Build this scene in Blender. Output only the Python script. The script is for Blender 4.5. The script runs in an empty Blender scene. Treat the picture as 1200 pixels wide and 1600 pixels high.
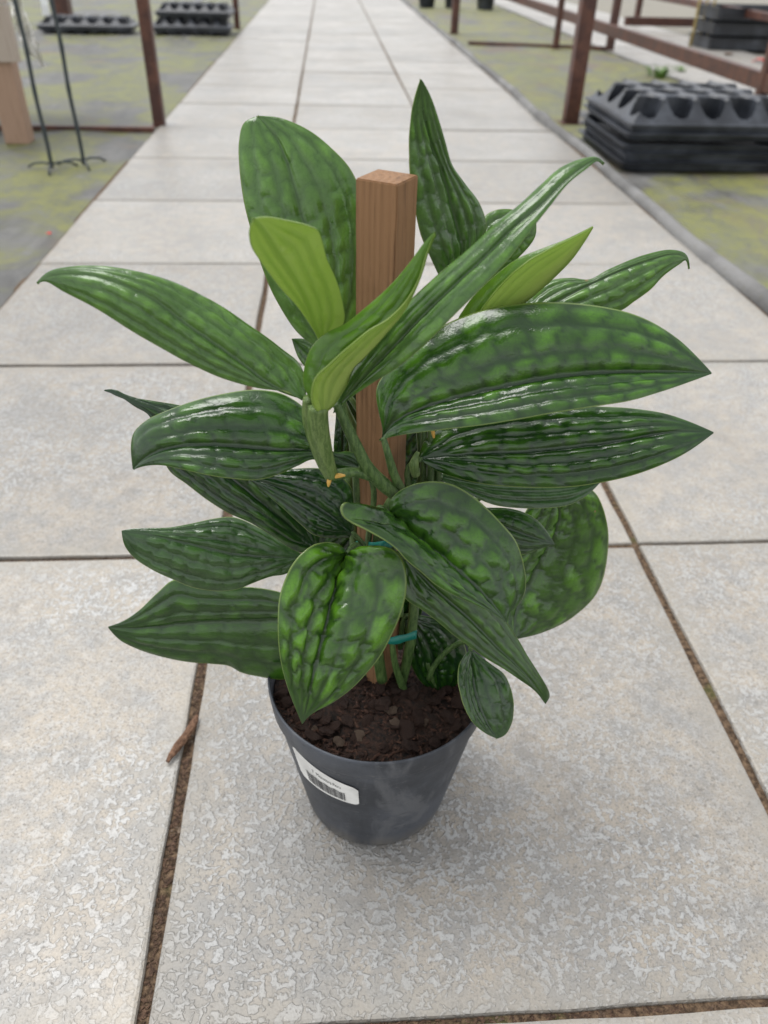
import bpy, bmesh, math, random
import numpy as np
from mathutils import Matrix, Vector

# ------------------------------------------------------------------ camera, sky, sun, exposure
scene = bpy.context.scene
COL = scene.collection
F, PITCH, YAW, ROLL = 1208.2, 0.6396, 0.07654, 0.027395          # focal length in pixels of a 1200 x 1600 frame
CAM = np.array([0.1648, -0.8525, 0.7027])
cf = np.array([math.sin(YAW)*math.cos(PITCH), math.cos(YAW)*math.cos(PITCH), -math.sin(PITCH)])
_r = np.array([math.cos(YAW), -math.sin(YAW), 0.0]); _u = np.cross(_r, cf)
cr = math.cos(ROLL)*_r + math.sin(ROLL)*_u
cu = -math.sin(ROLL)*_r + math.cos(ROLL)*_u
cd = bpy.data.cameras.new('camera'); cam = bpy.data.objects.new('camera', cd); COL.objects.link(cam)
cam.matrix_world = Matrix(((cr[0], cu[0], -cf[0], CAM[0]), (cr[1], cu[1], -cf[1], CAM[1]), (cr[2], cu[2], -cf[2], CAM[2]), (0, 0, 0, 1)))
cd.sensor_fit = 'VERTICAL'; cd.sensor_height = 36.0; cd.lens = F/1600*36.0
cd.clip_start = 0.02; cd.clip_end = 2000
cd.dof.use_dof = True; cd.dof.focus_distance = 0.56; cd.dof.aperture_fstop = cd.lens/3.9
scene.camera = cam
scene.cycles.max_bounces = 6; scene.cycles.diffuse_bounces = 3; scene.cycles.glossy_bounces = 2; scene.cycles.transmission_bounces = 4

world = bpy.data.worlds.new('World'); scene.world = world; world.use_nodes = True
wn = world.node_tree; wn.nodes.clear()
SUN_EL, SUN_AZ = math.radians(72), math.radians(-60)              # azimuth from +Y: from the left, beyond the plant
sky = wn.nodes.new('ShaderNodeTexSky'); sky.sky_type = 'NISHITA'; sky.sun_disc = False
sky.sun_elevation = SUN_EL; sky.sun_rotation = SUN_AZ; sky.dust_density = 1.0; sky.air_density = 1.0; sky.ozone_density = 1.0
hsv = wn.nodes.new('ShaderNodeHueSaturation'); hsv.inputs['Saturation'].default_value = 0.10    # overcast, milky light
bg = wn.nodes.new('ShaderNodeBackground'); bg.inputs['Strength'].default_value = 0.15
wo = wn.nodes.new('ShaderNodeOutputWorld')
wn.links.new(sky.outputs[0], hsv.inputs['Color']); wn.links.new(hsv.outputs[0], bg.inputs['Color']); wn.links.new(bg.outputs[0], wo.inputs[0])
sd = bpy.data.lights.new('sun', 'SUN'); sd.energy = 1.25; sd.angle = math.radians(30); sd.color = (1.0, 0.985, 0.965)
sun = bpy.data.objects.new('sun', sd); COL.objects.link(sun)
sdir = Vector((math.sin(SUN_AZ)*math.cos(SUN_EL), math.cos(SUN_AZ)*math.cos(SUN_EL), math.sin(SUN_EL)))
sun.rotation_euler = sdir.to_track_quat('Z', 'Y').to_euler()
vs = scene.view_settings; vs.view_transform = 'Standard'; vs.look = 'None'; vs.gamma = 1.0; vs.use_curve_mapping = False
vs.exposure = 0.92

# ------------------------------------------------------------------ helpers
rng = np.random.default_rng(7); random.seed(7)
POT = np.array([0.20, -0.38, 0.0])
def ray(px, py): return cf + (px-600)/F*cr - (py-800)/F*cu
def at(px, py, dy):                       # the point seen at (px, py) on the upright plane dy metres behind the pot's axis
    d = ray(px, py); return CAM + d*((POT[1]+dy-CAM[1])/d[1])
def ground_at(px, py, z=0.0):
    d = ray(px, py); return CAM + d*((z-CAM[2])/d[2])

def tag(o, label=None, cat=None, group=None, kind=None):
    if label: o['label'] = label
    if cat: o['category'] = cat
    if group: o['group'] = group
    if kind: o['kind'] = kind
    return o
def link(name, me, mats, parent=None, smooth=False, loc=None):
    o = bpy.data.objects.new(name, me); COL.objects.link(o)
    if mats:
        for m in (mats if isinstance(mats, (list, tuple)) else [mats]):
            if m.name not in [x.name for x in me.materials if x]: me.materials.append(m)
    if smooth:
        me.polygons.foreach_set('use_smooth', [True]*len(me.polygons))
    if parent: o.parent = parent
    if loc is not None: o.location = loc
    return o
def mesh(name, v, f):
    me = bpy.data.meshes.new(name); me.from_pydata([tuple(map(float, p)) for p in v], [], [tuple(map(int, q)) for q in f]); me.update(); return me
def empty(name, loc=(0, 0, 0), rz=0.0):
    o = bpy.data.objects.new(name, None); COL.objects.link(o); o.location = loc; o.rotation_euler = (0, 0, rz); o.empty_display_size = 0.05; return o
def put(parent):                          # children of an empty are built in world coordinates, then brought home
    bpy.context.view_layer.update()
    inv = parent.matrix_world.inverted()
    for c in parent.children: c.matrix_parent_inverse = inv

class MB:                                 # collects shapes into one mesh
    def __init__(s): s.v = []; s.f = []
    def add(s, v, f):
        n = len(s.v); s.v += [tuple(map(float, p)) for p in v]; s.f += [tuple(int(i)+n for i in q) for q in f]; return s
    def box(s, lo, hi, bev=0.0):
        bm = bmesh.new(); bmesh.ops.create_cube(bm, size=1)
        lo = np.array(lo, float); hi = np.array(hi, float)
        for q in bm.verts: q.co = Vector(tuple((lo+hi)/2 + np.array(q.co)*(hi-lo)))
        if bev: bmesh.ops.bevel(bm, geom=bm.edges[:], offset=bev, segments=2, affect='EDGES', profile=0.6)
        bm.verts.index_update(); s.add([q.co for q in bm.verts], [[q.index for q in fc.verts] for fc in bm.faces]); bm.free(); return s
    def tube(s, pts, rad, n=10, cap=True):
        P = np.array(pts, float); m = len(P); rad = np.broadcast_to(np.array(rad, float), (m,))
        T = np.gradient(P, axis=0); T /= np.linalg.norm(T, axis=1)[:, None]+1e-12
        a = np.array([0, 0, 1.0]) if abs(T[0][2]) < .9 else np.array([1.0, 0, 0])
        N = np.cross(T[0], a); N /= np.linalg.norm(N); v = []
        for i in range(m):
            N = N - T[i]*(N@T[i]); N /= np.linalg.norm(N); B = np.cross(T[i], N)
            for k in range(n):
                t = 2*math.pi*k/n; v.append(P[i]+rad[i]*(math.cos(t)*N+math.sin(t)*B))
        f = [(i*n+k, i*n+(k+1) % n, (i+1)*n+(k+1) % n, (i+1)*n+k) for i in range(m-1) for k in range(n)]
        if cap: f += [tuple(range(n))[::-1], tuple(range((m-1)*n, m*n))]
        return s.add(v, f)
    def lathe(s, prof, n=64, c=(0, 0), wob=0.0):
        v = []; 
        for r, z in prof:
            for k in range(n):
                t = 2*math.pi*k/n; rr = r*(1+wob*math.sin(2*t+.6)+wob*.5*math.sin(3*t+2)); v.append((c[0]+rr*math.cos(t), c[1]+rr*math.sin(t), z))
        f = [(i*n+k, i*n+(k+1) % n, (i+1)*n+(k+1) % n, (i+1)*n+k) for i in range(len(prof)-1) for k in range(n)]
        return s.add(v, f)
    def mesh(s, name='m'): return mesh(name, s.v, s.f)

def spline(pts, n):                       # smooth curve through points, evenly spaced along its length
    P = np.array(pts, float)
    if len(P) == 2: return P[0]+(P[1]-P[0])*np.linspace(0, 1, n)[:, None]
    d = np.linalg.norm(np.diff(P, axis=0), axis=1); d = np.maximum(d, 1e-9)**0.5; t = np.concatenate([[0], np.cumsum(d)])
    m = np.zeros_like(P)
    for i in range(1, len(P)-1):
        h0, h1 = t[i]-t[i-1], t[i+1]-t[i]
        m[i] = ((P[i]-P[i-1])/h0*h1 + (P[i+1]-P[i])/h1*h0)/(h0+h1)
    m[0] = 1.5*(P[1]-P[0])/(t[1]-t[0])-.5*m[1]; m[-1] = 1.5*(P[-1]-P[-2])/(t[-1]-t[-2])-.5*m[-2]
    x = np.linspace(0, t[-1], 400); k = np.clip(np.searchsorted(t, x, side='right')-1, 0, len(P)-2)
    h = (t[k+1]-t[k])[:, None]; s = ((x-t[k])/(t[k+1]-t[k]))[:, None]
    Q = (2*s**3-3*s**2+1)*P[k]+(s**3-2*s**2+s)*h*m[k]+(-2*s**3+3*s**2)*P[k+1]+(s**3-s**2)*h*m[k+1]
    L = np.concatenate([[0], np.cumsum(np.linalg.norm(np.diff(Q, axis=0), axis=1))]); y = np.linspace(0, L[-1], n)
    return np.stack([np.interp(y, L, Q[:, j]) for j in range(P.shape[1])], 1)

# ------------------------------------------------------------------ materials
class NT:
    def __init__(s, name):
        s.m = bpy.data.materials.new(name); s.m.use_nodes = True; s.t = s.m.node_tree; s.t.nodes.clear()
        s.out = s.t.nodes.new('ShaderNodeOutputMaterial')
    def n(s, typ, props=None, **inp):
        nd = s.t.nodes.new('ShaderNode'+typ)
        for k, v in (props or {}).items(): setattr(nd, k, v)
        for k, v in inp.items():
            key = int(k[1:]) if k[0] == 'i' and k[1:].isdigit() else k.replace('_', ' ')
            s.set(nd.inputs[key], v)
        return nd
    def set(s, sock, v):
        if isinstance(v, bpy.types.NodeSocket): s.t.links.new(v, sock)
        elif isinstance(v, bpy.types.Node): s.t.links.new(v.outputs[0], sock)
        else:
            if isinstance(v, (tuple, list)) and len(v) == 3 and sock.type == 'RGBA': v = (*v, 1)
            sock.default_value = v
    def math(s, op, a, b=0.5, c=None, clamp=False):
        nd = s.n('Math', dict(operation=op, use_clamp=clamp), i0=a, i1=b)
        if c is not None: s.set(nd.inputs[2], c)
        return nd.outputs[0]
    def mix(s, f, a, b, mode='MIX'):
        nd = s.t.nodes.new('ShaderNodeMix'); nd.data_type = 'RGBA'; nd.blend_type = mode
        s.set(nd.inputs[0], f); s.set(nd.inputs[6], a); s.set(nd.inputs[7], b); return nd.outputs[2]
    def ramp(s, f, lo, hi, a=0.0, b=1.0):
        nd = s.n('MapRange', dict(interpolation_type='SMOOTHSTEP', clamp=True)); s.set(nd.inputs[0], f)
        for i, v in zip((1, 2, 3, 4), (lo, hi, a, b)): nd.inputs[i].default_value = v
        return nd.outputs[0]
    def coords(s, kind='Object', rnd=False):
        c = s.n('TexCoord').outputs[kind]
        if rnd:
            r = s.n('ObjectInfo').outputs['Random']; v = s.n('CombineXYZ', None, X=s.math('MULTIPLY', r, 31.7), Y=s.math('MULTIPLY', r, 57.3), Z=s.math('MULTIPLY', r, 11.1))
            c = s.n('VectorMath', dict(operation='ADD'), i0=c, i1=v.outputs[0]).outputs[0]
        return c
    def noise(s, vec, scale, detail=3.0, rough=.55, dist=0.0):
        return s.n('TexNoise', None, Vector=vec, Scale=scale, Detail=detail, Roughness=rough, Distortion=dist).outputs[0]
    def bump(s, h, dist, strength=1.0, normal=None):
        b = s.n('Bump', None, Height=h, Distance=dist, Strength=strength)
        if normal is not None: s.set(b.inputs['Normal'], normal)
        return b.outputs[0]
    def bsdf(s, col, rough=.5, normal=None, spec=.5, **kw):
        b = s.n('BsdfPrincipled'); s.set(b.inputs['Base Color'], col); s.set(b.inputs['Roughness'], rough); s.set(b.inputs['Specular IOR Level'], spec)
        if normal is not None: s.set(b.inputs['Normal'], normal)
        for k, v in kw.items(): s.set(b.inputs[k.replace('_', ' ')], v)
        s.b = b; s.t.links.new(b.outputs[0], s.out.inputs[0]); return s.m

def mat_slab():
    g = NT('concrete_slab'); c = g.coords('Object', True)
    rnd = g.n('ObjectInfo').outputs['Random']
    wc = g.n('VectorMath', dict(operation='ADD'), i0=c, i1=g.n('VectorMath', dict(operation='SCALE'), i0=g.n('TexNoise', None, Vector=c, Scale=75.0, Detail=1.0).outputs['Color'], Scale=.007).outputs[0]).outputs[0]
    w = g.noise(wc, 175, 1.6, .5, .3)                                 # worm-like relief cast into the face
    raised = g.ramp(w, .47, .60)
    line = g.math('SUBTRACT', 1.0, g.ramp(g.math('ABSOLUTE', g.math('SUBTRACT', w, .512)), .0, .03))
    big = g.noise(c, 3.2, 4, .6); wear = g.ramp(g.noise(c, 2.6, 3, .55), .36, .62)
    grit = g.noise(c, 420, 3, .7); mid = g.noise(c, 28, 4, .65)
    low = g.mix(g.ramp(mid, .3, .7), (.355, .312, .255), (.255, .247, .232)); hi = g.mix(mid, (.425, .418, .40), (.375, .382, .382))
    amt = g.math('MULTIPLY', raised, g.math('ADD', .28, g.math('MULTIPLY', wear, .72)))
    col = g.mix(amt, low, hi)
    col = g.mix(g.math('MULTIPLY', line, g.math('ADD', .05, g.math('MULTIPLY', wear, .22))), col, (.17, .16, .145))
    m2 = g.noise(c, 75, 4, .7); col = g.mix(g.ramp(m2, .52, .72, 0, .45), col, (.20, .19, .172)); col = g.mix(g.ramp(m2, .46, .28, 0, .4), col, (.44, .43, .41))
    col = g.mix(g.ramp(grit, .52, .66, 0, .62), col, (.13, .122, .11)); pit = g.noise(c, 190, 2, .6); col = g.mix(g.ramp(pit, .60, .70, 0, .55), col, (.12, .11, .098))
    col = g.mix(g.ramp(grit, .45, .27, 0, .3), col, (.58, .56, .52))
    col = g.mix(g.ramp(big, .46, .70, 0, .5), col, (.215, .21, .20))
    stain = g.noise(c, 8.5, 5, .7, .8); col = g.mix(g.ramp(stain, .55, .70, 0, .32), col, (.20, .175, .145))
    spot = g.n('TexVoronoi', None, Vector=c, Scale=17.0).outputs[0]
    col = g.mix(g.ramp(spot, .075, .03, 0, .35), col, (.19, .165, .13))
    # dirt held along the slab's own edges
    oc = g.n('SeparateXYZ', None, Vector=g.n('TexCoord').outputs['Object'])
    ex = g.math('MAXIMUM', g.math('ABSOLUTE', oc.outputs[0]), g.math('ABSOLUTE', oc.outputs[1]))
    ex = g.math('ADD', ex, g.math('MULTIPLY', g.math('SUBTRACT', g.noise(c, 22, 4, .6), .5), .05))
    col = g.mix(g.ramp(ex, .255, .293, 0, .5), col, (.28, .26, .225))
    v = g.math('ADD', .90, g.math('MULTIPLY', rnd, .18))
    col = g.mix(1.0, col, g.n('CombineColor', None, Red=v, Green=v, Blue=v).outputs[0], 'MULTIPLY')
    h = g.math('ADD', g.math('MULTIPLY', raised, g.math('ADD', .3, wear)), g.math('MULTIPLY', grit, .35))
    h = g.math('ADD', h, g.math('MULTIPLY', mid, .5))
    nrm = g.bump(h, .0009, .75)
    ro = g.math('ADD', .24, g.math('MULTIPLY', g.noise(c, 5, 3), .36)); ro = g.math('SUBTRACT', ro, g.math('MULTIPLY', amt, .08))
    return g.bsdf(col, ro, nrm, .5)
def mat_dirt():
    g = NT('joint_dirt'); c = g.coords('Object'); a = g.noise(c, 160, 5, .7); b = g.noise(c, 14, 3)
    col = g.mix(g.ramp(a, .35, .68), (.045, .03, .02), (.20, .135, .085)); col = g.mix(g.ramp(b, .60, .74, 0, .55), col, (.085, .11, .025))
    return g.bsdf(col, .9, g.bump(a, .004), .2)
def mat_ground():
    g = NT('ground_earth'); c = g.coords('Object'); a = g.noise(c, 2.2, 5, .6); b = g.noise(c, 30, 4)
    col = g.mix(a, (.20, .19, .165), (.27, .25, .205)); col = g.mix(g.ramp(b, .5, .75, 0, .4), col, (.12, .12, .07))
    return g.bsdf(col, .85, g.bump(b, .004), .3)
def mat_fabric(name='ground_cover_fabric', lo=.42, dl=.56):
    g = NT(name); c = g.coords('Object')
    sc = g.n('Mapping', None, Vector=c, Scale=(1.0, .75, 1)).outputs[0]
    alg = g.ramp(g.noise(sc, 2.1, 5, .62, .6), lo, lo+.12); dirt = g.ramp(g.noise(sc, 3.1, 4, .6, .3), dl, dl+.14); streak = g.noise(g.n('Mapping', None, Vector=c, Scale=(2.2, .8, 1)).outputs[0], 4.0, 5, .65, 1.0)
    wv = g.n('TexWave', None, Vector=c, Scale=160.0, Distortion=.4).outputs['Fac']
    fine = g.noise(c, 60, 4, .7)
    med = g.noise(sc, 11, 5, .7, .4); speck = g.noise(c, 130, 3, .7)
    col = g.mix(g.ramp(streak, .25, .75), (.075, .075, .072), (.205, .203, .195)); col = g.mix(g.math('MULTIPLY', wv, .16), col, (.10, .10, .10))
    col = g.mix(g.ramp(med, .46, .70, 0, .55), col, (.135, .125, .11)); col = g.mix(g.ramp(med, .44, .26, 0, .5), col, (.25, .247, .24))
    col = g.mix(g.math('MULTIPLY', dirt, g.ramp(med, .3, .6, .35, .9)), col, (.19, .145, .10))
    col = g.mix(g.math('MULTIPLY', alg, g.ramp(g.math('ADD', g.math('MULTIPLY', fine, .5), g.math('MULTIPLY', med, .5)), .36, .58, .08, .85)), col, g.mix(med, (.12, .14, .026), (.295, .295, .085)))
    col = g.mix(g.ramp(speck, .60, .72, 0, .5), col, (.09, .08, .06))
    return g.bsdf(col, g.math('ADD', .38, g.math('MULTIPLY', streak, .4)), g.bump(g.math('ADD', g.math('MULTIPLY', wv, .3), g.math('ADD', fine, g.math('MULTIPLY', alg, .8))), .003), .4)
def mat_fold():
    g = NT('fabric_fold'); c = g.coords('Object'); a = g.noise(c, 3, 5, .6); b = g.noise(c, 70, 4)
    col = g.mix(g.ramp(a, .35, .65), (.10, .098, .095), (.19, .187, .182)); col = g.mix(g.ramp(b, .55, .75, 0, .5), col, (.12, .11, .06))
    return g.bsdf(col, .7, g.bump(b, .003), .4)
def mat_rust():
    g = NT('brown_painted_steel'); c = g.coords('Object', True); a = g.noise(c, 14, 5, .65); b = g.noise(c, 90, 4, .7)
    col = g.mix(g.ramp(a, .4, .66), (.055, .02, .014), (.115, .045, .027)); col = g.mix(g.ramp(b, .58, .72, 0, .6), col, (.17, .085, .05))
    return g.bsdf(col, g.math('ADD', .38, g.math('MULTIPLY', a, .3)), g.bump(b, .001, .5), .5)
def mat_black():
    g = NT('black_tray_plastic'); c = g.coords('Object', True); a = g.noise(c, 7, 5, .6); b = g.noise(c, 60, 3)
    col = g.mix(g.ramp(a, .42, .72), (.017, .020, .026), (.062, .070, .085)); col = g.mix(g.ramp(b, .6, .8, 0, .3), col, (.10, .095, .085))
    return g.bsdf(col, g.math('ADD', .26, g.math('MULTIPLY', a, .3)), g.bump(b, .0008, .4), .5)
def mat_pot():
    g = NT('grey_pot_plastic'); c = g.coords('Object')
    st = g.n('Mapping', None, Vector=c, Scale=(1, 1, .22)).outputs[0]
    a = g.noise(st, 34, 5, .65, .5); b = g.noise(c, 11, 5, .62); d = g.noise(c, 210, 3, .7)
    col = g.mix(g.ramp(b, .38, .66), (.030, .034, .042), (.068, .076, .092)); col = g.mix(g.ramp(a, .50, .66, 0, .75), col, (.11, .115, .125)); sc2 = g.noise(g.n('Mapping', None, Vector=c, Rotation=(.3, .2, 0), Scale=(1, 1, 3)).outputs[0], 55, 6, .75, 1.5); col = g.mix(g.ramp(sc2, .58, .68, 0, .45), col, (.16, .16, .162)); col = g.mix(g.ramp(sc2, .42, .34, 0, .6), col, (.022, .024, .03)); col = g.mix(g.ramp(d, .62, .78, 0, .35), col, (.17, .16, .14))
    z = g.n('SeparateXYZ', None, Vector=c).outputs[2]
    col = g.mix(g.math('MULTIPLY', g.ramp(z, .03, .0), g.ramp(a, .35, .6)), col, (.14, .13, .115))      # splash dust near the foot
    return g.bsdf(col, g.math('ADD', .40, g.math('MULTIPLY', a, .28)), g.bump(g.math('ADD', a, g.math('MULTIPLY', d, .4)), .0006, .6), .45)
def mat_soil(name, c0, c1, c2):
    g = NT(name); c = g.coords('Object', True); a = g.noise(c, 210, 5, .7); b = g.noise(c, 45, 4)
    col = g.mix(g.ramp(a, .36, .66), c0, c1); col = g.mix(g.ramp(b, .55, .75, 0, .7), col, c2)
    return g.bsdf(col, .82, g.bump(a, .0025), .35)
def mat_wood(name, a0, a1, a2, sx=1.0, rough=.7):
    g = NT(name); c = g.coords('Object'); st = g.n('Mapping', None, Vector=c, Scale=(sx, sx, .035*sx)).outputs[0]
    a = g.noise(st, 420, 4, .6, .4); r = g.n('TexWave', dict(wave_type='RINGS', rings_direction='Z'), Vector=g.n('Mapping', None, Vector=c, Location=(.022, .013, 0), Scale=(sx, sx, .01)).outputs[0], Scale=70.0, Distortion=5.0, Detail=3.0).outputs['Fac']
    k = g.noise(g.n('Mapping', None, Vector=c, Scale=(sx, sx, .25*sx)).outputs[0], 60, 5, .65); f = g.noise(c, 1300, 2, .6)
    col = g.mix(g.ramp(r, .05, .95, .44, .58), a0, a1); col = g.mix(g.ramp(a, .52, .72, 0, .55), col, a2); col = g.mix(g.ramp(k, .54, .76, 0, .5), col, a2); col = g.mix(g.ramp(f, .55, .75, 0, .3), col, a1)
    return g.bsdf(col, rough, g.bump(g.math('ADD', a, g.math('ADD', g.math('MULTIPLY', r, .4), g.math('MULTIPLY', f, .5))), .0009, .8), .35)
def mat_leaf():
    g = NT('leaf_upper'); c = g.coords('Object')
    def att(n, t='GEOMETRY'): return g.n('Attribute', dict(attribute_name=n, attribute_type=t)).outputs['Fac']
    cell = att('cell'); vein = att('vein'); edge = att('edge'); tone = att('tone', 'OBJECT'); patt = att('pattern', 'OBJECT')
    n1 = g.noise(c, 120, 4, .65); n2 = g.noise(c, 34, 4, .6, .6); n3 = g.noise(c, 700, 3, .6)
    f = g.math('ADD', g.math('MULTIPLY', g.ramp(cell, .0, .60), .34), g.math('MULTIPLY', g.ramp(att('tint'), .12, .90), .66))
    f = g.math('MULTIPLY', f, g.ramp(g.math('ADD', g.math('MULTIPLY', n1, .35), g.math('MULTIPLY', n2, .65)), .32, .66, .35, 1.0))
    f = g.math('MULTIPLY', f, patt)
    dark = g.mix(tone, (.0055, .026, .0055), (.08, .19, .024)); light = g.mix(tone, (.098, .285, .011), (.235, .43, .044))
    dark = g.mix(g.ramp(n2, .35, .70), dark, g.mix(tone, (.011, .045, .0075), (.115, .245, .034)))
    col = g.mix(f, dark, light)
    col = g.mix(g.math('MULTIPLY', vein, g.mix(tone, (.8, .8, .8), (.4, .4, .4))), col, g.mix(tone, (.010, .033, .010), (.085, .165, .035)))
    col = g.mix(g.math('MULTIPLY', att('sky_sheen', 'OBJECT'), g.ramp(n2, .25, .7, .18, .42)), col, (.16, .29, .12))  # pale sheen of the sky painted into the leaf's base colour
    col = g.mix(g.math('MULTIPLY', g.ramp(cell, .15, .0), g.math('MULTIPLY', g.ramp(edge, .9, .8), .55)), col, g.mix(tone, (.008, .030, .009), (.05, .125, .022)))
    net = g.n('TexVoronoi', dict(feature='DISTANCE_TO_EDGE'), Vector=g.n('VectorMath', dict(operation='ADD'), i0=c, i1=g.n('VectorMath', dict(operation='SCALE'), i0=g.n('TexNoise', None, Vector=c, Scale=150.0, Detail=2.0).outputs['Color'], Scale=.006).outputs[0]).outputs[0], Scale=210.0).outputs[0]
    netl = g.ramp(net, .10, .0); col = g.mix(g.math('MULTIPLY', netl, .25), col, g.mix(tone, (.010, .036, .010), (.06, .14, .02)))
    col = g.mix(g.ramp(n3, .62, .80, 0, .22), col, (.09, .16, .04))
    blem = g.noise(c, 95, 2, .5); col = g.mix(g.math('MULTIPLY', g.ramp(blem, .775, .80, 0, .85), att('blemish', 'OBJECT')), col, (.30, .16, .085))
    col = g.mix(g.ramp(edge, .965, .992, 0, .9), col, (.17, .25, .06))
    ro = g.math('ADD', .07, g.math('MULTIPLY', n1, .18)); ro = g.math('ADD', ro, g.math('MULTIPLY', g.ramp(n2, .5, .7), .10))
    nrm = g.bump(g.math('SUBTRACT', g.math('ADD', g.math('MULTIPLY', n1, .6), g.math('MULTIPLY', n3, .2)), g.math('MULTIPLY', netl, .06)), .0010, .5)
    g.bsdf(col, ro, nrm, .62)
    tr = g.n('BsdfTranslucent', None, Color=g.mix(tone, g.mix(f, (.03, .10, .01), (.22, .42, .03)), (.42, .60, .12)), Normal=nrm)
    mx = g.n('MixShader', None, i0=g.math('ADD', .16, g.math('MULTIPLY', tone, .36)), i1=g.b.outputs[0], i2=tr.outputs[0]); g.t.links.new(mx.outputs[0], g.out.inputs[0]); return g.m
def mat_under():
    g = NT('leaf_underside'); c = g.coords('Object')
    def att(n, t='GEOMETRY'): return g.n('Attribute', dict(attribute_name=n, attribute_type=t)).outputs['Fac']
    cell = att('cell'); vein = att('vein'); edge = att('edge'); tone = att('tone', 'OBJECT'); n1 = g.noise(c, 60, 4, .6); n2 = g.noise(c, 260, 3, .6)
    col = g.mix(tone, (.045, .095, .042), (.42, .55, .12)); col = g.mix(g.math('MULTIPLY', cell, g.ramp(n1, .3, .65, .1, .5)), col, g.mix(tone, (.065, .135, .045), (.46, .60, .14)))
    col = g.mix(g.math('MULTIPLY', vein, .8), col, g.mix(tone, (.035, .075, .03), (.21, .33, .06)))
    col = g.mix(g.ramp(n2, .6, .75, 0, .2), col, (.11, .18, .05)); col = g.mix(g.ramp(edge, .965, .99, 0, .9), col, (.22, .30, .085))
    nrm = g.bump(n2, .0006, .4); g.bsdf(col, .36, nrm, .5)
    tr = g.n('BsdfTranslucent', None, Color=(.42, .60, .12), Normal=nrm); mx = g.n('MixShader', None, i0=g.math('ADD', .16, g.math('MULTIPLY', tone, .30)), i1=g.b.outputs[0], i2=tr.outputs[0]); g.t.links.new(mx.outputs[0], g.out.inputs[0]); return g.m
def mat_stem(name, c0, c1, c2, scale=1.0):
    g = NT(name); c = g.coords('Object'); a = g.noise(g.n('Mapping', None, Vector=c, Scale=(1, 1, .22)).outputs[0], 480, 3, .6); b = g.noise(c, 1100, 2, .5)
    col = g.mix(g.ramp(a, .38, .64), c0, c1); col = g.mix(g.ramp(b, .56, .72, 0, .6), col, c2)
    return g.bsdf(col, .42, g.bump(g.math('ADD', a, b), .0006, .6), .4)
def flat(name, col, rough=.5, **kw):
    g = NT(name); c = g.coords('Object', True); a = g.noise(c, 40, 4); v = g.ramp(a, .3, .7, .82, 1.12)
    return g.bsdf(g.mix(1.0, col, g.n('CombineColor', None, Red=v, Green=v, Blue=v).outputs[0], 'MULTIPLY'), rough, None, .45, **kw)

M = dict(slab=mat_slab(), dirt=mat_dirt(), earth=mat_ground(), fabric=mat_fabric(), fabric_right=mat_fabric('ground_cover_fabric_right', .38, .46), fold=mat_fold(), rust=mat_rust(), black=mat_black(), pot=mat_pot(),
         soil=mat_soil('potting_soil', (.005, .003, .002), (.038, .018, .011), (.075, .036, .022)),
         bark=mat_soil('bark', (.014, .007, .005), (.072, .033, .020), (.13, .068, .042)),
         stone=mat_soil('pale_grit', (.08, .055, .038), (.19, .13, .09), (.26, .20, .15)),
         chip=mat_soil('brown_bark', (.08, .04, .022), (.20, .11, .065), (.14, .075, .045)),
         litter=mat_soil('joint_litter', (.05, .03, .02), (.15, .09, .058), (.24, .19, .14)),
         stake=mat_wood('stake_wood', (.195, .098, .045), (.295, .165, .080), (.075, .034, .015)),
         table=mat_wood('pale_timber', (.30, .19, .13), (.42, .29, .21), (.19, .11, .07), .35),
         board=mat_wood('board_timber', (.36, .30, .25), (.48, .41, .35), (.26, .20, .16), .35),
         leaf=mat_leaf(), under=mat_under(),
         stem=mat_stem('green_stem', (.035, .075, .018), (.085, .145, .042), (.13, .19, .075)), sheath=mat_stem('pale_sheath', (.065, .115, .025), (.135, .20, .06), (.19, .25, .10)),
         root=flat('root_tip', (.55, .33, .07), .5), tie=flat('teal_tie', (.008, .17, .135), .35), white=flat('sticker_paper', (.74, .74, .72), .45), ink=flat('print_ink', (.05, .05, .055), .6),
         rod=flat('dark_green_rod', (.028, .038, .042), .4), red=flat('red_petal', (.62, .045, .03), .5), strip=flat('white_plastic', (.75, .77, .78), .35),
         yellow=flat('dry_stalk', (.34, .26, .09), .7))
def mat_film():
    g = NT('clear_film'); c = g.coords('Object'); n = g.noise(c, 40, 4, .6, .8)
    g.bsdf((.78, .76, .70), .18, g.bump(n, .004), .6); t = g.n('BsdfTransparent', None, Color=(.95, .95, .93))
    mx = g.n('MixShader', None, i0=g.ramp(n, .35, .65, .5, .95), i1=t.outputs[0], i2=g.b.outputs[0]); g.t.links.new(mx.outputs[0], g.out.inputs[0]); return g.m
M['film'] = mat_film()

# ------------------------------------------------------------------ the setting
S = 0.6
def sheet(name, x0, x1, y0, y1, z, nx, ny, mat, amp=0.0, seed=0, lip=None):
    X, Y = np.meshgrid(np.linspace(x0, x1, nx), np.linspace(y0, y1, ny)); r = np.random.default_rng(seed); Z = np.zeros_like(X)
    for k in range(7):
        a = r.uniform(0, 2*math.pi); w = r.uniform(3, 14); Z += math.sin(1+k)*amp*np.sin(w*(X*math.cos(a)+Y*math.sin(a))+r.uniform(0, 6))/ (1+.25*w)*2
    if lip is not None: Z *= np.clip(np.abs(X-lip)/.25, .1, 1)
    f = [(j*nx+i, j*nx+i+1, (j+1)*nx+i+1, (j+1)*nx+i) for j in range(ny-1) for i in range(nx-1)]
    return tag(link(name, mesh(name, np.stack([X.ravel(), Y.ravel(), (Z+z).ravel()], 1), f), mat, None, True), kind='structure')
sheet('ground', -400, 400, -400, 400, -0.022, 3, 3, M['earth'])
sheet('joint_soil', -.61, 1.215, -1.8, 21, -0.0065, 60, 700, M['dirt'], .0008, 3)
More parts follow.
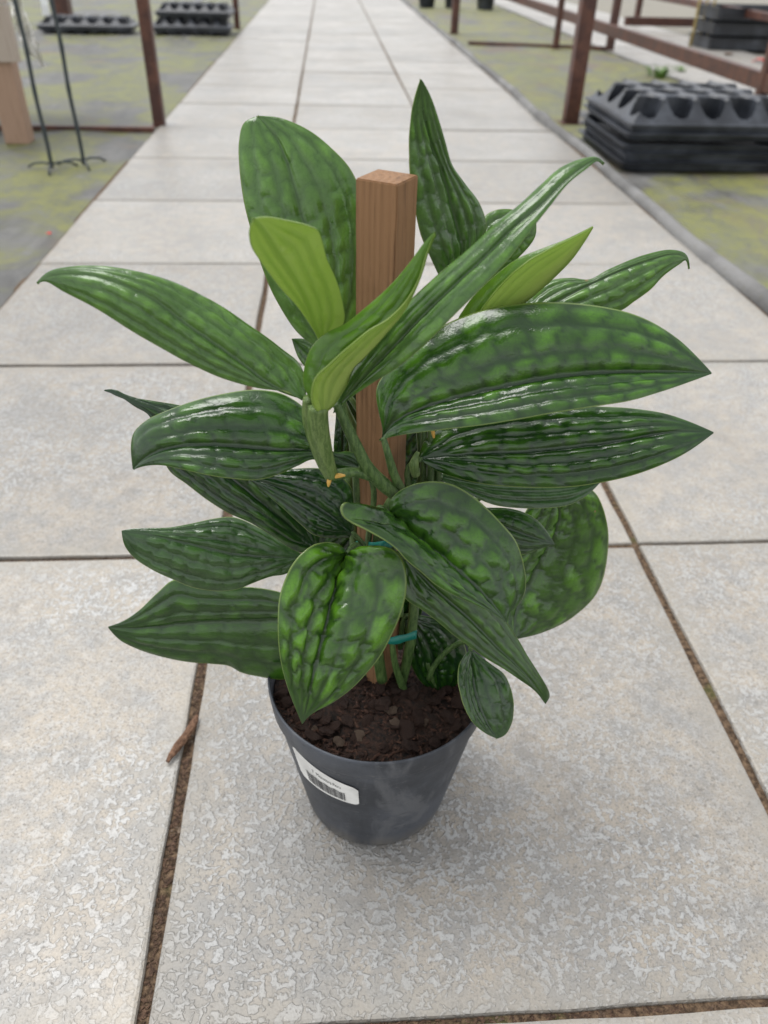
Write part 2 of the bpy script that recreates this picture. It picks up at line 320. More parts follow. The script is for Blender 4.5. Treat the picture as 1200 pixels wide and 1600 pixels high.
sheet('ground_fabric_left', -4.6, -.603, -1.8, 21, -0.006, 120, 420, M['fabric'], .0035, 4, -.603)
sheet('ground_fabric_right', 1.215, 2.43, -1.8, 21, -0.006, 60, 420, M['fabric_right'], .0035, 9, 1.2)

path = tag(empty('path'), kind='structure')
def slab_mesh(w, d, t, seed):
    bm = bmesh.new(); bmesh.ops.create_cube(bm, size=1)
    for v in bm.verts: v.co = Vector((v.co.x*w, v.co.y*d, v.co.z*t-t/2))
    bmesh.ops.subdivide_edges(bm, edges=[e for e in bm.edges if abs(e.verts[0].co.z-e.verts[1].co.z) < 1e-6], cuts=11, use_grid_fill=True)
    r = random.Random(seed)
    for v in bm.verts:
        if abs(abs(v.co.x)-w/2) < 1e-6: v.co.x += r.uniform(-.0013, .0010)
        if abs(abs(v.co.y)-d/2) < 1e-6: v.co.y += r.uniform(-.0013, .0010)
    top = [e for e in bm.edges if all(v.co.z > -1e-6 for v in e.verts) and any(f.normal.z < .5 for f in e.link_faces)]
    bmesh.ops.bevel(bm, geom=top, offset=.0035, segments=2, affect='EDGES', profile=.55)
    me = bpy.data.meshes.new('paving_slab'); bm.to_mesh(me); bm.free(); return me
slabs = [slab_mesh(.5878, .5915, .04, k) for k in range(4)]
rs = random.Random(11); n = 0
for j in range(-2, 33):
    for i in range(3):
        o = link('paving_slab', slabs[n % 4], M['slab'], path, False); n += 1
        o.location = (-.3+i*S+rs.uniform(-.0015, .0015), j*S+.3+rs.uniform(-.002, .002), rs.uniform(-.0012, .0012))
        o.rotation_euler = (rs.uniform(-.002, .002), rs.uniform(-.002, .002), rs.choice((0, math.pi))+rs.uniform(-.002, .002))
path2 = tag(empty('side_path'), kind='structure')
for j in range(2, 33):
    for i in range(2):
        o = link('paving_slab', slabs[n % 4], M['slab'], path2, False); n += 1
        o.location = (2.73+i*S, j*S+.3, rs.uniform(-.002, .002)); o.rotation_euler = (0, 0, rs.choice((0, math.pi)))
# crumbs and bark flakes lying in the joints
mb = MB(); rc = random.Random(5)
def flake(mb, x, y, z, s, r):
    a = r.uniform(0, 6.28); l = s*r.uniform(.8, 2.4); w = s*r.uniform(.35, .8); h = s*r.uniform(.25, .6); ca, sa = math.cos(a), math.sin(a)
    P = [(-l, -w*.6, 0), (l*.8, -w, 0), (l, w*.7, 0), (-l*.7, w, 0), (-l*.5, 0, h), (l*.5, r.uniform(-.3, .3)*w, h*r.uniform(.5, 1))]
    mb.add([(x+p[0]*ca-p[1]*sa, y+p[0]*sa+p[1]*ca, z+p[2]) for p in P], [(0, 3, 2, 1), (0, 1, 5, 4), (1, 2, 5), (2, 3, 4, 5), (3, 0, 4)])
for k in range(5200):
    t = rc.random()
    if t < .62: X0 = rc.choice((0, 0, .6)); x = X0+rc.gauss(0, .0022); y = -1.0+3.2*rc.random()**1.7
    else: x = rc.uniform(-.6, 1.2); y = rc.choice((-.6, -.6, 0, .6))+rc.gauss(0, .0022)
    flake(mb, x, y, -.0062, rc.uniform(.0008, .0023), rc)
tag(link('joint_litter', mb.mesh(), M['litter']), 'brown bark crumbs lying in the joints between the paving slabs', 'litter', kind='stuff')

# rolled edge of the ground fabric along the right side of the path
ys = np.concatenate([np.linspace(-1.2, 4.2, 110), np.linspace(4.3, 20, 90)])
rx = 1.224+.006*np.sin(ys*3.1)+.005*np.sin(ys*7.7+1)-.03*np.exp(-((ys-3.25)/.3)**2); prof = []
mb = MB(); v = []
for y, x in zip(ys, rx):
    hgt = .030+.003*math.sin(y*2.3)+.0015*math.sin(y*7)+.02*math.exp(-((y-3.2)/.12)**2); w = .021+.002*math.sin(y*2.1)
    for t in np.linspace(0, math.pi, 9): v.append((x-w*math.cos(t)*1.05, y, -.006+hgt*math.sin(t)**.8))
f = [(i*9+k, (i+1)*9+k, (i+1)*9+k+1, i*9+k+1) for i in range(len(ys)-1) for k in range(8)]
mb.add(v, f)
tag(link('fabric_edge_roll', mb.mesh(), M['fold'], None, True), 'grey rolled edge of ground fabric running along right side of path', 'ground fabric')

# ------------------------------------------------------------------ the potted plant
plant = empty('potted_plant', tuple(POT))
tag(plant, 'leafy plant with dark quilted leaves staked in a grey pot on the paving', 'potted plant')
def prad(z): return .0695+(.0945-.0695)*z/.148
prof = [(.0, .004), (.060, .004), (.064, .0), (.0675, .0), (.0698, .004)]+[(prad(z), z) for z in np.linspace(.012, .146, 10)]+[(.0962, .1485), (.0972, .151), (.0990, .170), (.0990, .1725), (.0980, .1738), (.0968, .1728), (.0955, .150), (.0915, .13), (.088, .115)]
pot = link('pot', MB().lathe(prof, 96, (0, 0), .004).mesh(), M['pot'], plant, True)
pot.location = (0, 0, 0)
# price sticker wrapped round the pot, its print a hair above it
def cone_hit(px, py):
    d = ray(px, py); t = np.linspace(.2, 1.2, 6000); P = CAM+d[None, :]*t[:, None]-POT; k = np.argmax(np.hypot(P[:, 0], P[:, 1]) < prad(P[:, 2])); p = P[k]; return math.atan2(p[1], p[0]), p[2]
a0, zt0 = cone_hit(463, 1168); a1, zt1 = cone_hit(564, 1232); a2, zb1 = cone_hit(558, 1256); a3, zb0 = cone_hit(468, 1200)
am0, am1 = (a0+a3)/2, (a1+a2)/2
def stick(u, w, off):                     # u along, w up the sticker -> point on the pot
    a = am0+(am1-am0)*u; zb = zb0+(zb1-zb0)*u; zt = zt0+(zt1-zt0)*u; z = zb+(zt-zb)*w; r = prad(z)+off; return (r*math.cos(a), r*math.sin(a), z)
nu = 28; v = []; f = []
for i in range(nu+1):
    u = i/nu; e = .10*max(0, 1-min(u, 1-u)*nu/1.5)
    for w in (e, .5, 1-e): v.append(stick(u, w, .0011))
f = [(i*3+k, (i+1)*3+k, (i+1)*3+k+1, i*3+k+1) for i in range(nu) for k in range(2)]
link('sticker', mesh('sticker', v, f), M['white'], pot, True)
mb = MB(); rb = random.Random(3); u = .20
while u < .80:
    w = rb.choice((.005, .008, .012)); top = .50+.02*math.sin(u*40)
    mb.add([stick(u, .10, .0015), stick(u+w, .10, .0015), stick(u+w, top, .0015), stick(u, top, .0015)], [(0, 1, 2, 3)]); u += w+rb.choice((.004, .006, .010))
link('barcode', mb.mesh(), M['ink'], pot)
fc = bpy.data.curves.new('t', 'FONT'); fc.body = '7  Monstera Peru'; fc.size = 1.0; fo = bpy.data.objects.new('t', fc); COL.objects.link(fo)
bpy.context.view_layer.update(); tm = bpy.data.meshes.new_from_object(fo.evaluated_get(bpy.context.evaluated_depsgraph_get()))
bpy.data.objects.remove(fo); xs = [q.co.x for q in tm.vertices]; x0, x1 = min(xs), max(xs)
for q in tm.vertices: q.co = stick(.34+.42*(q.co.x-x0)/(x1-x0), .66+.20*q.co.y, .0015)
link('lettering', tm, M['ink'], pot)

# soil
SZ = .150
nr, na = 26, 72; v = []; r7 = np.random.default_rng(3)
for i in range(nr):
    r = .0945*i/(nr-1)
    for k in range(na):
        t = 2*math.pi*k/na; x, y = r*math.cos(t), r*math.sin(t)
        z = SZ+.010*math.exp(-(r/.05)**2)+.0025*math.sin(90*x+2)*math.sin(80*y)+r7.uniform(-.0018, .0018); v.append((x, y, z))
f = [(i*na+k, i*na+(k+1) % na, (i+1)*na+(k+1) % na, (i+1)*na+k) for i in range(nr-1) for k in range(na)]
soil = link('soil', mesh('soil', v, f), M['soil'], plant, True)
def rock(s, seed, fl=.7):
    bm = bmesh.new(); bmesh.ops.create_icosphere(bm, subdivisions=2, radius=1); r = random.Random(seed); ph = [r.uniform(0, 6) for _ in range(6)]
    ax = (r.uniform(.8, 1.4), r.uniform(.6, 1), r.uniform(.4, .8)*fl)
    for q in bm.verts:
        k = 1+.16*math.sin(3*q.co.x+ph[0])+.16*math.sin(4*q.co.y+ph[1])+.13*math.sin(5*q.co.z+ph[2])+r.uniform(-.12, .12)
        q.co = Vector((q.co.x*k*ax[0]*s, q.co.y*k*ax[1]*s, q.co.z*k*ax[2]*s))
    me = bpy.data.meshes.new('bark_chip'); bm.to_mesh(me); bm.free(); return me
rocks = [rock(1.0, k) for k in range(8)]; rocks2 = [m.copy() for m in rocks[:4]]
rr = random.Random(21)
spots = [(635, 1142, .0088, 0), (560, 1150, .005, 1), (520, 1135, .0062, 0), (680, 1160, .006, 0), (600, 1165, .0052, 0), (655, 1120, .006, 0), (575, 1120, .0055, 0), (498, 1118, .0058, 0), (700, 1120, .006, 0), (665, 1128, .0032, 1), (530, 1158, .0048, 1)]
for px, py, s, kk in spots:
    p = ground_at(px, py, SZ+.004)-POT; o = link('bark_chip', (rocks2[rr.randrange(4)] if kk else rocks[rr.randrange(8)]), M['stone'] if kk else M['bark'], soil); o.location = tuple(p); o.scale = (s,)*3; o.rotation_euler = (rr.uniform(-.5, .5), rr.uniform(-.5, .5), rr.uniform(0, 6))
for k in range(110):
    a = rr.uniform(0, 6.28); r = .088*math.sqrt(rr.random()); s = rr.uniform(.003, .0078); kk = rr.random() < .05
    o = link('bark_chip', (rocks2[rr.randrange(4)] if kk else rocks[rr.randrange(8)]), M['stone'] if kk else M['bark'], soil)
    o.location = (r*math.cos(a), r*math.sin(a), SZ+.010*math.exp(-(r/.05)**2)+s*.25); o.scale = (s*(.6 if kk else 1),)*3; o.rotation_euler = (rr.uniform(-.7, .7), rr.uniform(-.7, .7), rr.uniform(0, 6))
mb = MB()
for k in range(2600):
    a = rr.uniform(0, 6.28); r = .0925*math.sqrt(rr.random()); flake(mb, r*math.cos(a), r*math.sin(a), SZ+.010*math.exp(-(r/.05)**2)+rr.uniform(-.001, .002), rr.uniform(.0008, .0022), rr)
tag(link('soil_crumbs', mb.mesh(), M['bark'], soil), kind='stuff')

# the square wooden stake, one corner turned to the viewer
st = empty('tmp'); bpy.data.objects.remove(st)
top = at(607, 276, .010); sw = .0275
bm = bmesh.new(); bmesh.ops.create_cube(bm, size=1)
for q in bm.verts: q.co = Vector((q.co.x*sw, q.co.y*sw, q.co.z*(top[2]-.03)+(top[2]+.03)/2))
bmesh.ops.subdivide_edges(bm, edges=[e for e in bm.edges if abs(e.verts[0].co.z-e.verts[1].co.z) > .1], cuts=40)
r5 = random.Random(9)
for q in bm.verts: q.co.x += r5.uniform(-.00025, .00025)+.0009*math.sin(q.co.z*9); q.co.y += r5.uniform(-.00025, .00025)
bmesh.ops.bevel(bm, geom=[e for e in bm.edges if any(f.calc_area() and abs(f.normal.z) > .7 for f in e.link_faces) or (abs(e.verts[0].co.z-e.verts[1].co.z) > .005)], offset=.0007, segments=2, affect='EDGES')
me = bpy.data.meshes.new('stake'); bm.to_mesh(me); bm.free()
stake = link('wooden_stake', me, M['stake'], plant); sx, sy = top[0]-POT[0], top[1]-POT[1]
stake.location = (sx, sy, 0); stake.rotation_euler = (0, 0, math.radians(-31))

# leaves ----------------------------------------------------------------
NS, NH = 124, 20
FACES = {}
def leaf(name, mid, dm, e1, e2, d1=0.0, d2=0.0, tone=0.0, patt=1.0, arch=.14, puck=1.0, under=False, blem=0.0, sky_sheen=0.0, seed=1, ncell=9, stem=None, petr=.0022):
    r = np.random.default_rng(seed)
    m2, a2, b2 = spline(mid, NS), spline(e1, NS), spline(e2, NS)
    s = np.linspace(0, 1, NS)
    dy = dm[0]*(1-s)*(1-2*s)+dm[1]*4*s*(1-s)+dm[2]*s*(2*s-1)
    def edge3(e2d, d):
        dist = np.linalg.norm(e2d-m2, axis=1); return np.array([at(x, y, q) for (x, y), q in zip(e2d, dy+d*dist/max(dist.max(), 1))])
    A, Mi, B = edge3(a2, d1), np.array([at(x, y, q) for (x, y), q in zip(m2, dy)]), edge3(b2, d2)
    if under: A, B = B, A
    u = np.linspace(-1, 1, 2*NH+1); au = np.abs(u)
    # finer spacing of rows near the rim
    uu = np.sign(u)*(1-(1-au)**1.25); au = np.abs(uu)
    P = np.where(uu[None, :, None] < 0, Mi[:, None, :]+(A-Mi)[:, None, :]*au[None, :, None], Mi[:, None, :]+(B-Mi)[:, None, :]*au[None, :, None])
    def normals(P):
        du = np.gradient(P, axis=1); ds = np.gradient(P, axis=0); N = np.cross(du, ds); L = np.linalg.norm(N, axis=2, keepdims=True); return N/np.maximum(L, 1e-12)
    N = normals(P)
    hwA = np.linalg.norm(A-Mi, axis=1); hwB = np.linalg.norm(B-Mi, axis=1); hw = np.where(uu[None, :] < 0, hwA[:, None], hwB[:, None])
    P = P+N*(arch*hw*(3.2*au*(1-au))[None, :])[:, :, None]
    # wavy margin
    wav = sum(np.sin(2*math.pi*(k*s+r.random()))*a for k, a in ((2.3, .5), (4.1, .3), (6.7, .2)))
    P = P+N*((.020*np.minimum(hw, .03))*wav[:, None]*(au[None, :]**3)*np.sign(uu)[None, :])[:, :, None]
    # veins: arcs that leave the midrib near the base and run to the tip; swollen cells between them
    cell = np.zeros((NS, len(uu))); vein = np.zeros_like(cell); amp = np.zeros_like(cell)
    L3 = np.linalg.norm(np.diff(Mi, axis=0), axis=1).sum()
    for side in (-1, 1):
        W = max((hwA if side < 0 else hwB).max(), .008); nb = 3 if W > .017 else 2
        cuts = np.linspace(0, 1, nb+1)[1:-1]*1.04+r.uniform(-.04, .04, nb-1); arcs = [U*(1-np.exp(-np.maximum(s+.03-.04*k_, 0)/.10))+.014*np.sin(7*s+r.uniform(0, 6)) for k_, U in enumerate(cuts[::-1])][::-1]
        cen = (np.concatenate([[0], cuts])+np.concatenate([cuts, [1.0]]))/2
        # squeeze the cell rows towards the midrib near the base, as the veins do
        sq = np.maximum(1-np.exp(-(s+.03)/.10), .2)[:, None]; un = np.clip(au[None, :]/sq, 0, 1.15)
        sp = L3/ncell; seeds = []
        for cb in cen:
            x = r.uniform(-.5, .5)*sp
            while x < L3*1.02:
                seeds.append((x, cb*W+r.normal(0, .055)*W, r.uniform(.15, 1.0))); x += sp*r.uniform(.55, 1.45)
        sdv = np.array(seeds); q = np.stack([np.broadcast_to((s*L3)[:, None], un.shape)-.45*un*W, un*W], 2)
        q = q+np.stack([.0016*np.sin(q[..., 1]*620+q[..., 0]*190+r.uniform(0, 6)), .0012*np.sin(q[..., 0]*430+r.uniform(0, 6))], 2)
        D = np.linalg.norm((q[:, :, None, :]-(sdv[None, None, :, :2]-np.array([.45, 0])*sdv[None, None, :, 1:2]))*np.array([1.0, 1.15*sp*nb/W*.55]), axis=3)
        o_ = np.argpartition(D, 1, axis=2); f1 = np.take_along_axis(D, o_[:, :, :1], 2)[..., 0]; f2 = np.take_along_axis(D, o_[:, :, 1:2], 2)[..., 0]
        c = np.clip((f2-f1)/(.62*sp), 0, 1)**.75*np.clip(un*W/.004, 0, 1); ins = (uu[None, :]*side > 0)
        cell = np.where(ins, c, cell); amp = np.where(ins, sdv[:, 2][o_[:, :, 0]], amp)
        for ar in arcs:
            vein = np.maximum(vein, np.exp(-((au[None, :]-ar[:, None])*np.maximum(hw, .004)/.0011)**2)*ins*.85*(s[:, None] > .03)*np.clip((1-s[:, None])/.3, .1, 1))
        for ar in arcs: cell = np.where(ins, cell*(1-.6*np.exp(-((au[None, :]-ar[:, None])*np.maximum(hw, .004)/.0013)**2)), cell)
    vein = np.maximum(vein, np.exp(-(au[None, :]*hw/.0011)**2))
    fade = np.clip(s/.06, 0, 1)*np.clip((1-s)/.22, 0, 1)
    cell = cell*(.25+.75*fade[:, None])*(1-.6*np.clip((au[None, :]-.86)/.12, 0, 1)); amp = amp*cell
    w = np.maximum(hw, .001); sm = np.clip(w/.022, .1, 1.2)
    N = normals(P)
    fold = (0.25 if tone > .6 else 1.0)*sum(np.sin(math.pi*np.clip(au[None, :]*k_, 0, k_))**2*a_ for k_, a_ in ((2.6+.4*r.random(), .6), (1.5, .4)))*(1+.35*np.sin(5*s+r.uniform(0, 6)))[:, None]
    disp = .0010*fold*fade[:, None]*sm*(1-au[None, :]**4)+.0027*puck*(.55*cell+.45*amp-.35)*fade[:, None]*sm*(1-au[None, :]**6)-.0009*vein*fade[:, None]*sm
    P = P+N*disp[:, :, None]
    N = normals(P); th = .00055
    nu = len(uu); top = P.reshape(-1, 3); bot = (P-N*th*2).reshape(-1, 3); V = np.concatenate([top, bot]); n0 = len(top)
    if not FACES:
        fs = []; mi = []
        for i in range(NS-1):
            for k in range(nu-1):
                a = i*nu+k; fs.append((a, a+1, a+nu+1, a+nu)); mi.append(0)
                fs.append((n0+a, n0+a+nu, n0+a+nu+1, n0+a+1)); mi.append(1)
            for k in (0, nu-1):
                a = i*nu+k; q = (a, a+nu, n0+a+nu, n0+a); fs.append(q if k == 0 else q[::-1]); mi.append(1)
        for i in (0, NS-1):
            for k in range(nu-1):
                a = i*nu+k; q = (a, n0+a, n0+a+1, a+1); fs.append(q if i == 0 else q[::-1]); mi.append(0)
        FACES['f'] = fs; FACES['m'] = mi
    fs, mi = FACES['f'], FACES['m']
    V = V-POT
    me = bpy.data.meshes.new('leaf'); me.from_pydata(V.tolist(), [], fs); me.update(); me.materials.append(M['leaf']); me.materials.append(M['under'])
    me.polygons.foreach_set('material_index', mi); me.polygons.foreach_set('use_smooth', [True]*len(fs))
    ed = np.broadcast_to(au[None, :], (NS, nu)).copy(); ed = np.maximum(ed, np.clip((s[:, None]-.985)/.015, 0, 1))
    for nm, arr in (('cell', cell), ('tint', amp), ('vein', vein), ('edge', ed)):
        at_ = me.attributes.new(nm, 'FLOAT', 'POINT'); at_.data.foreach_set('value', np.concatenate([arr.ravel(), arr.ravel()]).astype(np.float32))
    o = link('leaf', me, None, plant); o['tone'] = float(tone); o['pattern'] = float(patt); o['blemish'] = float(blem); o['sky_sheen'] = float(sky_sheen)  # raised tone on the mature upper leaves paints sheen into their colour too
    print('LEAF %-3s len %.3f  half widths %.3f %.3f  base %s tip %s' % (name, L3, hwA.max(), hwB.max(), np.round(Mi[0]-POT, 3), np.round(Mi[-1]-POT, 3)))
    if stem is not None:                   # leaf stalk down to the climbing stem
        p0 = Mi[1]-N[1, NH]*.0012-POT; tdir = (Mi[1]-Mi[6]); tdir /= np.linalg.norm(tdir); q = np.array(stem, float)
        g = np.linalg.norm(q-p0); c1 = p0+tdir*g*.35; c2 = q+np.array([0, 0, g*.4]); tt = np.linspace(0, 1, 16)[:, None]
        pts = (1-tt)**3*p0+3*(1-tt)**2*tt*c1+3*(1-tt)*tt**2*c2+tt**3*q
        link('petiole', MB().tube(pts, np.linspace(petr*.85, petr*1.25, 16), 8).mesh(), M['stem'], o, True)
    return o
def tubes(name, pts, rad, mat, parent=None, n=12):
    P = np.array([at(x, y, d)-POT for x, y, d in pts]); rad = np.atleast_1d(np.array(rad, float))
    Q = spline(P, 40); rr_ = np.interp(np.linspace(0, 1, 40), np.linspace(0, 1, len(rad)), rad) if len(rad) > 1 else rad[0]
    return link(name, MB().tube(Q, rr_, n).mesh(), mat, parent or plant, True)

# A: big upright leaf behind and left of the stake
leaf('A', [(514, 548), (508, 500), (497, 440), (485, 385), (473, 342), (460, 293), (447, 250), (430, 214), (403, 182)], (.035, .055, .085),
     [(510, 548), (492, 541), (465, 520), (435, 475), (410, 420), (392, 360), (380, 310), (374, 260), (373, 222), (381, 192), (403, 181)],
     [(518, 548), (545, 530), (566, 480), (573, 420), (573, 350), (563, 298), (547, 263), (520, 233), (490, 208), (455, 190), (428, 182), (403, 181)], .004, .012, 0.45, 0.75, .12, 0.5, sky_sheen=0.75, seed=11, ncell=9, stem=(.0, .03, .33))
# Z: pale leaf just showing between A and C
leaf('Z', [(520, 590), (500, 570), (478, 548), (456, 530)], (.03, .05, .06), [(515, 597), (490, 585), (468, 562), (456, 530)], [(522, 580), (508, 552), (485, 532), (456, 529)], .0, .01, .25, 0.3, .1, 0.3, seed=12, stem=(.0, .03, .35))
# B: young pale leaf, underside turned to the viewer
leaf('B', [(503, 533), (492, 507), (477, 467), (457, 430), (433, 395), (412, 362), (396, 343)], (-.025, -.055, -.085),
     [(498, 533), (490, 517), (475, 494), (460, 474), (440, 453), (420, 427), (403, 403), (392, 384), (389, 360), (396, 342)],
     [(508, 533), (530, 516), (538, 497), (533, 460), (522, 428), (510, 402), (502, 374), (495, 358), (480, 351), (447, 343), (415, 338), (396, 341)], -.004, .014, .85, .5, .10, .35, under=True, seed=13, stem=(-.02, -.01, .36))
# C: long leaf reaching to the left
leaf('C', [(474, 622), (421, 601), (387, 575), (352, 549), (317, 525), (283, 501), (257, 480), (226, 460), (192, 445), (153, 432), (100, 428), (62, 438), (58, 443)], (-.05, -.045, -.03),
     [(472, 626), (445, 613), (400, 606), (350, 592), (300, 570), (250, 543), (200, 514), (150, 482), (100, 456), (70, 440), (58, 444)],
     [(478, 622), (477, 590), (466, 566), (440, 545), (400, 515), (350, 480), (310, 458), (260, 436), (210, 423), (160, 415), (110, 416), (76, 424), (57, 441)], -.006, .022, 0.45, 0.75, .16, 0.42, sky_sheen=0.7, seed=14, ncell=11)
# E: very long leaf rising to the right
leaf('E', [(520, 646), (560, 600), (610, 548), (665, 490), (715, 442), (760, 400), (802, 357), (845, 322), (880, 287), (910, 262), (934, 249), (944, 256)], (-.045, -.05, -.02),
     [(520, 646), (535, 605), (565, 555), (605, 505), (650, 460), (690, 424), (730, 390), (770, 352), (810, 320), (845, 288), (875, 262), (905, 249), (932, 245), (945, 254)],
     [(520, 646), (545, 624), (580, 600), (620, 575), (665, 538), (710, 492), (755, 447), (795, 405), (828, 362), (858, 324), (888, 287), (915, 265), (934, 252), (944, 257)], .012, -.012, 0.36, 0.8, .22, 0.4, sky_sheen=0.55, seed=15, ncell=12)
# D: young folded leaf in the centre, light underside in front
leaf('D', [(501, 646), (516, 634), (534, 604), (555, 573), (576, 552), (604, 520), (632, 484), (656, 430), (668, 390), (679, 363)], (-.062, -.058, -.055),
     [(498, 646), (484, 622), (474, 600), (476, 570), (488, 540), (510, 520), (540, 505), (575, 477), (610, 445), (640, 410), (662, 380), (679, 362)],
     [(498, 646), (487, 631), (485, 612), (492, 590), (513, 569), (544, 541), (576, 515), (607, 496), (632, 471), (652, 438), (665, 398), (679, 363)], .012, -.014, .85, .35, .16, .35, seed=16)
# F: upright leaf right of the stake
leaf('F', [(705, 440), (722, 390), (715, 355), (707, 325), (697, 287), (688, 260), (672, 220), (662, 178), (658, 125)], (.03, .03, .015),
     [(690, 440), (676, 410), (662, 378), (652, 345), (645, 310), (640, 260), (640, 205), (645, 165), (657, 124)],
     [(730, 425), (752, 385), (760, 355), (750, 318), (728, 288), (707, 258), (697, 225), (686, 187), (673, 150), (659, 124)], -.014, .008, 0.2, 0.65, .12, 0.6, sky_sheen=0.45, seed=17, ncell=7, stem=(.03, .0, .36))
# G: leaf mostly behind E
leaf('G', [(700, 470), (750, 415), (800, 370), (838, 346)], (.04, .05, .06), [(695, 465), (735, 370), (765, 332), (800, 327), (838, 345)], [(705, 475), (765, 440), (815, 398), (836, 370), (838, 347)], .01, .0, 0.4, 0.8, .1, 0.5, sky_sheen=0.3, seed=18, stem=(.03, .01, .36))
# H: young pale folded leaf
leaf('H', [(745, 520), (775, 503), (808, 478), (840, 452), (866, 428), (893, 400), (912, 375), (926, 353)], (.014, .012, .015),
     [(730, 520), (716, 500), (724, 484), (742, 460), (769, 434), (807, 405), (845, 389), (888, 372), (926, 353)],
     [(742, 520), (746, 498), (757, 474), (778, 450), (808, 419), (842, 396), (890, 373), (926, 353)], .012, -.018, .95, .35, .16, .1, seed=19, stem=(.035, -.005, .36))
# I: mottled leaf at the right with a hooked tip
leaf('I', [(800, 505), (840, 488), (880, 466), (921, 444), (965, 424), (1015, 406), (1055, 397), (1074, 405), (1077, 420)], (.03, .045, .06),
     [(795, 500), (815, 475), (842, 449), (865, 437), (893, 434), (921, 436), (950, 421), (1007, 398), (1050, 390), (1072, 397), (1078, 420)],
     [(810, 515), (860, 510), (915, 502), (973, 484), (990, 472), (1016, 453), (1037, 431), (1063, 412), (1071, 407), (1076, 421)], .014, -.010, 0.42, 0.95, .12, 0.6, blem=.6, sky_sheen=0.7, seed=20, ncell=9, stem=(.04, .0, .35))
# J: broad leaf reaching to the right, in front
leaf('J', [(597, 684), (617, 660), (655, 640), (717, 621), (788, 605), (864, 590), (940, 583), (1035, 581), (1112, 583)], (-.030, -.032, -.025),
     [(600, 672), (592, 645), (588, 608), (600, 584), (630, 550), (665, 525), (710, 500), (760, 483), (810, 475), (870, 472), (930, 477), (980, 488), (1020, 504), (1060, 530), (1088, 556), (1112, 582)],
     [(592, 688), (620, 681), (680, 673), (740, 666), (800, 657), (860, 646), (920, 637), (980, 627), (1030, 613), (1080, 596), (1112, 584)], .030, -.022, 0.1, 0.72, .13, 0.5, seed=21, ncell=12)
# K: the leaf beneath it
leaf('K', [(657, 717), (690, 713), (750, 709), (826, 706), (892, 699), (964, 690), (1011, 681), (1060, 674), (1115, 676)], (-.010, -.012, -.015),
     [(655, 712), (664, 688), (700, 665), (760, 648), (830, 639), (900, 635), (955, 636), (990, 638), (1035, 645), (1073, 657), (1115, 675)],
     [(660, 721), (683, 736), (717, 748), (760, 757), (826, 762), (892, 761), (940, 754), (988, 743), (1035, 726), (1073, 707), (1115, 677)], .026, -.018, 0.05, 0.55, .13, 0.6, seed=22, ncell=10, stem=(.03, -.005, .33))
# L: shaded leaf showing below K
leaf('L', [(690, 745), (760, 756), (850, 758), (938, 752)], (.005, .01, .015), [(690, 738), (750, 720), (860, 722), (938, 750)], [(692, 752), (738, 775), (772, 789), (813, 794), (857, 794), (890, 789), (916, 775), (938, 754)], .02, -.012, .05, 0.15, .10, 0.3, sky_sheen=0.6, seed=23, stem=(.03, .0, .31))
# M: big rounded leaf hanging at the lower right
leaf('M', [(862, 765), (874, 800), (868, 832), (850, 868), (826, 912), (806, 958), (805, 998)], (.05, .035, .0),
     [(880, 758), (912, 758), (930, 770), (941, 790), (949, 820), (951, 850), (947, 885), (937, 918), (917, 946), (887, 970), (850, 988), (806, 999)],
     [(850, 765), (825, 795), (800, 835), (775, 880), (765, 930), (780, 975), (804, 998)], .012, -.006, 0.16, 0.85, .10, 1, blem=1.0, seed=24, ncell=8, stem=(.035, .01, .28))
# P: small leaf tip between N and M
leaf('P', [(705, 800), (765, 815), (820, 835), (866, 850)], (.0, -.015, -.02), [(708, 796), (765, 793), (800, 795), (824, 803), (845, 818), (866, 849)], [(705, 806), (750, 850), (817, 866), (843, 858), (866, 851)], .012, -.006, .08, 0.35, .14, 0.3, seed=25, stem=(.03, -.01, .30))
# N: heart-shaped leaf in front of the stake
leaf('N', [(609, 801), (636, 826), (663, 848), (690, 870), (718, 894), (762, 936), (792, 973)], (-.045, -.075, -.095),
     [(609, 799), (608, 786), (619, 771), (641, 758), (674, 752), (707, 757), (736, 773), (762, 795), (786, 820), (806, 845), (817, 874), (822, 903), (820, 925), (812, 943), (798, 957), (792, 973)],
     [(606, 799), (575, 791), (553, 786), (538, 785), (532, 793), (535, 806), (546, 815), (568, 826), (593, 839), (617, 856), (634, 874), (656, 892), (681, 914), (711, 931), (747, 947), (773, 960), (792, 973)], .018, -.016, 0.1, 0.6, .10, 0.55, seed=26, ncell=8, blem=.3, stem=(.012, -.022, .30))
# Q: long leaf hanging to the lower right
leaf('Q', [(632, 872), (685, 925), (736, 969), (777, 1011), (813, 1045), (840, 1078), (853, 1099)], (-.035, -.055, -.075),
     [(640, 860), (700, 890), (755, 930), (790, 970), (810, 999), (825, 1025), (843, 1054), (856, 1076), (859, 1088), (853, 1099)],
     [(630, 880), (622, 915), (636, 938), (656, 951), (681, 969), (707, 991), (733, 1010), (758, 1028), (788, 1046), (813, 1063), (835, 1079), (852, 1100)], .014, -.010, 0.22, 0.5, .14, 0.4, seed=27, ncell=9, stem=(.015, -.02, .26))
# O: the quilted leaf facing the viewer in front
leaf('O', [(543, 864), (531, 891), (518, 937), (506, 987), (493, 1037), (483, 1085), (473, 1130)], (-.050, -.098, -.122),
     [(546, 862), (560, 855), (581, 852), (606, 855), (625, 868), (634, 891), (635, 924), (627, 957), (612, 993), (593, 1028), (572, 1053), (547, 1078), (518, 1099), (493, 1112), (481, 1121), (473, 1131)],
     [(541, 862), (531, 851), (510, 847), (489, 852), (468, 868), (452, 891), (439, 924), (434, 962), (435, 1007), (441, 1045), (452, 1082), (463, 1110), (472, 1131)], -.002, .000, 0.2, 1, .10, 1.15, seed=28, ncell=7, stem=(-.012, -.022, .27))
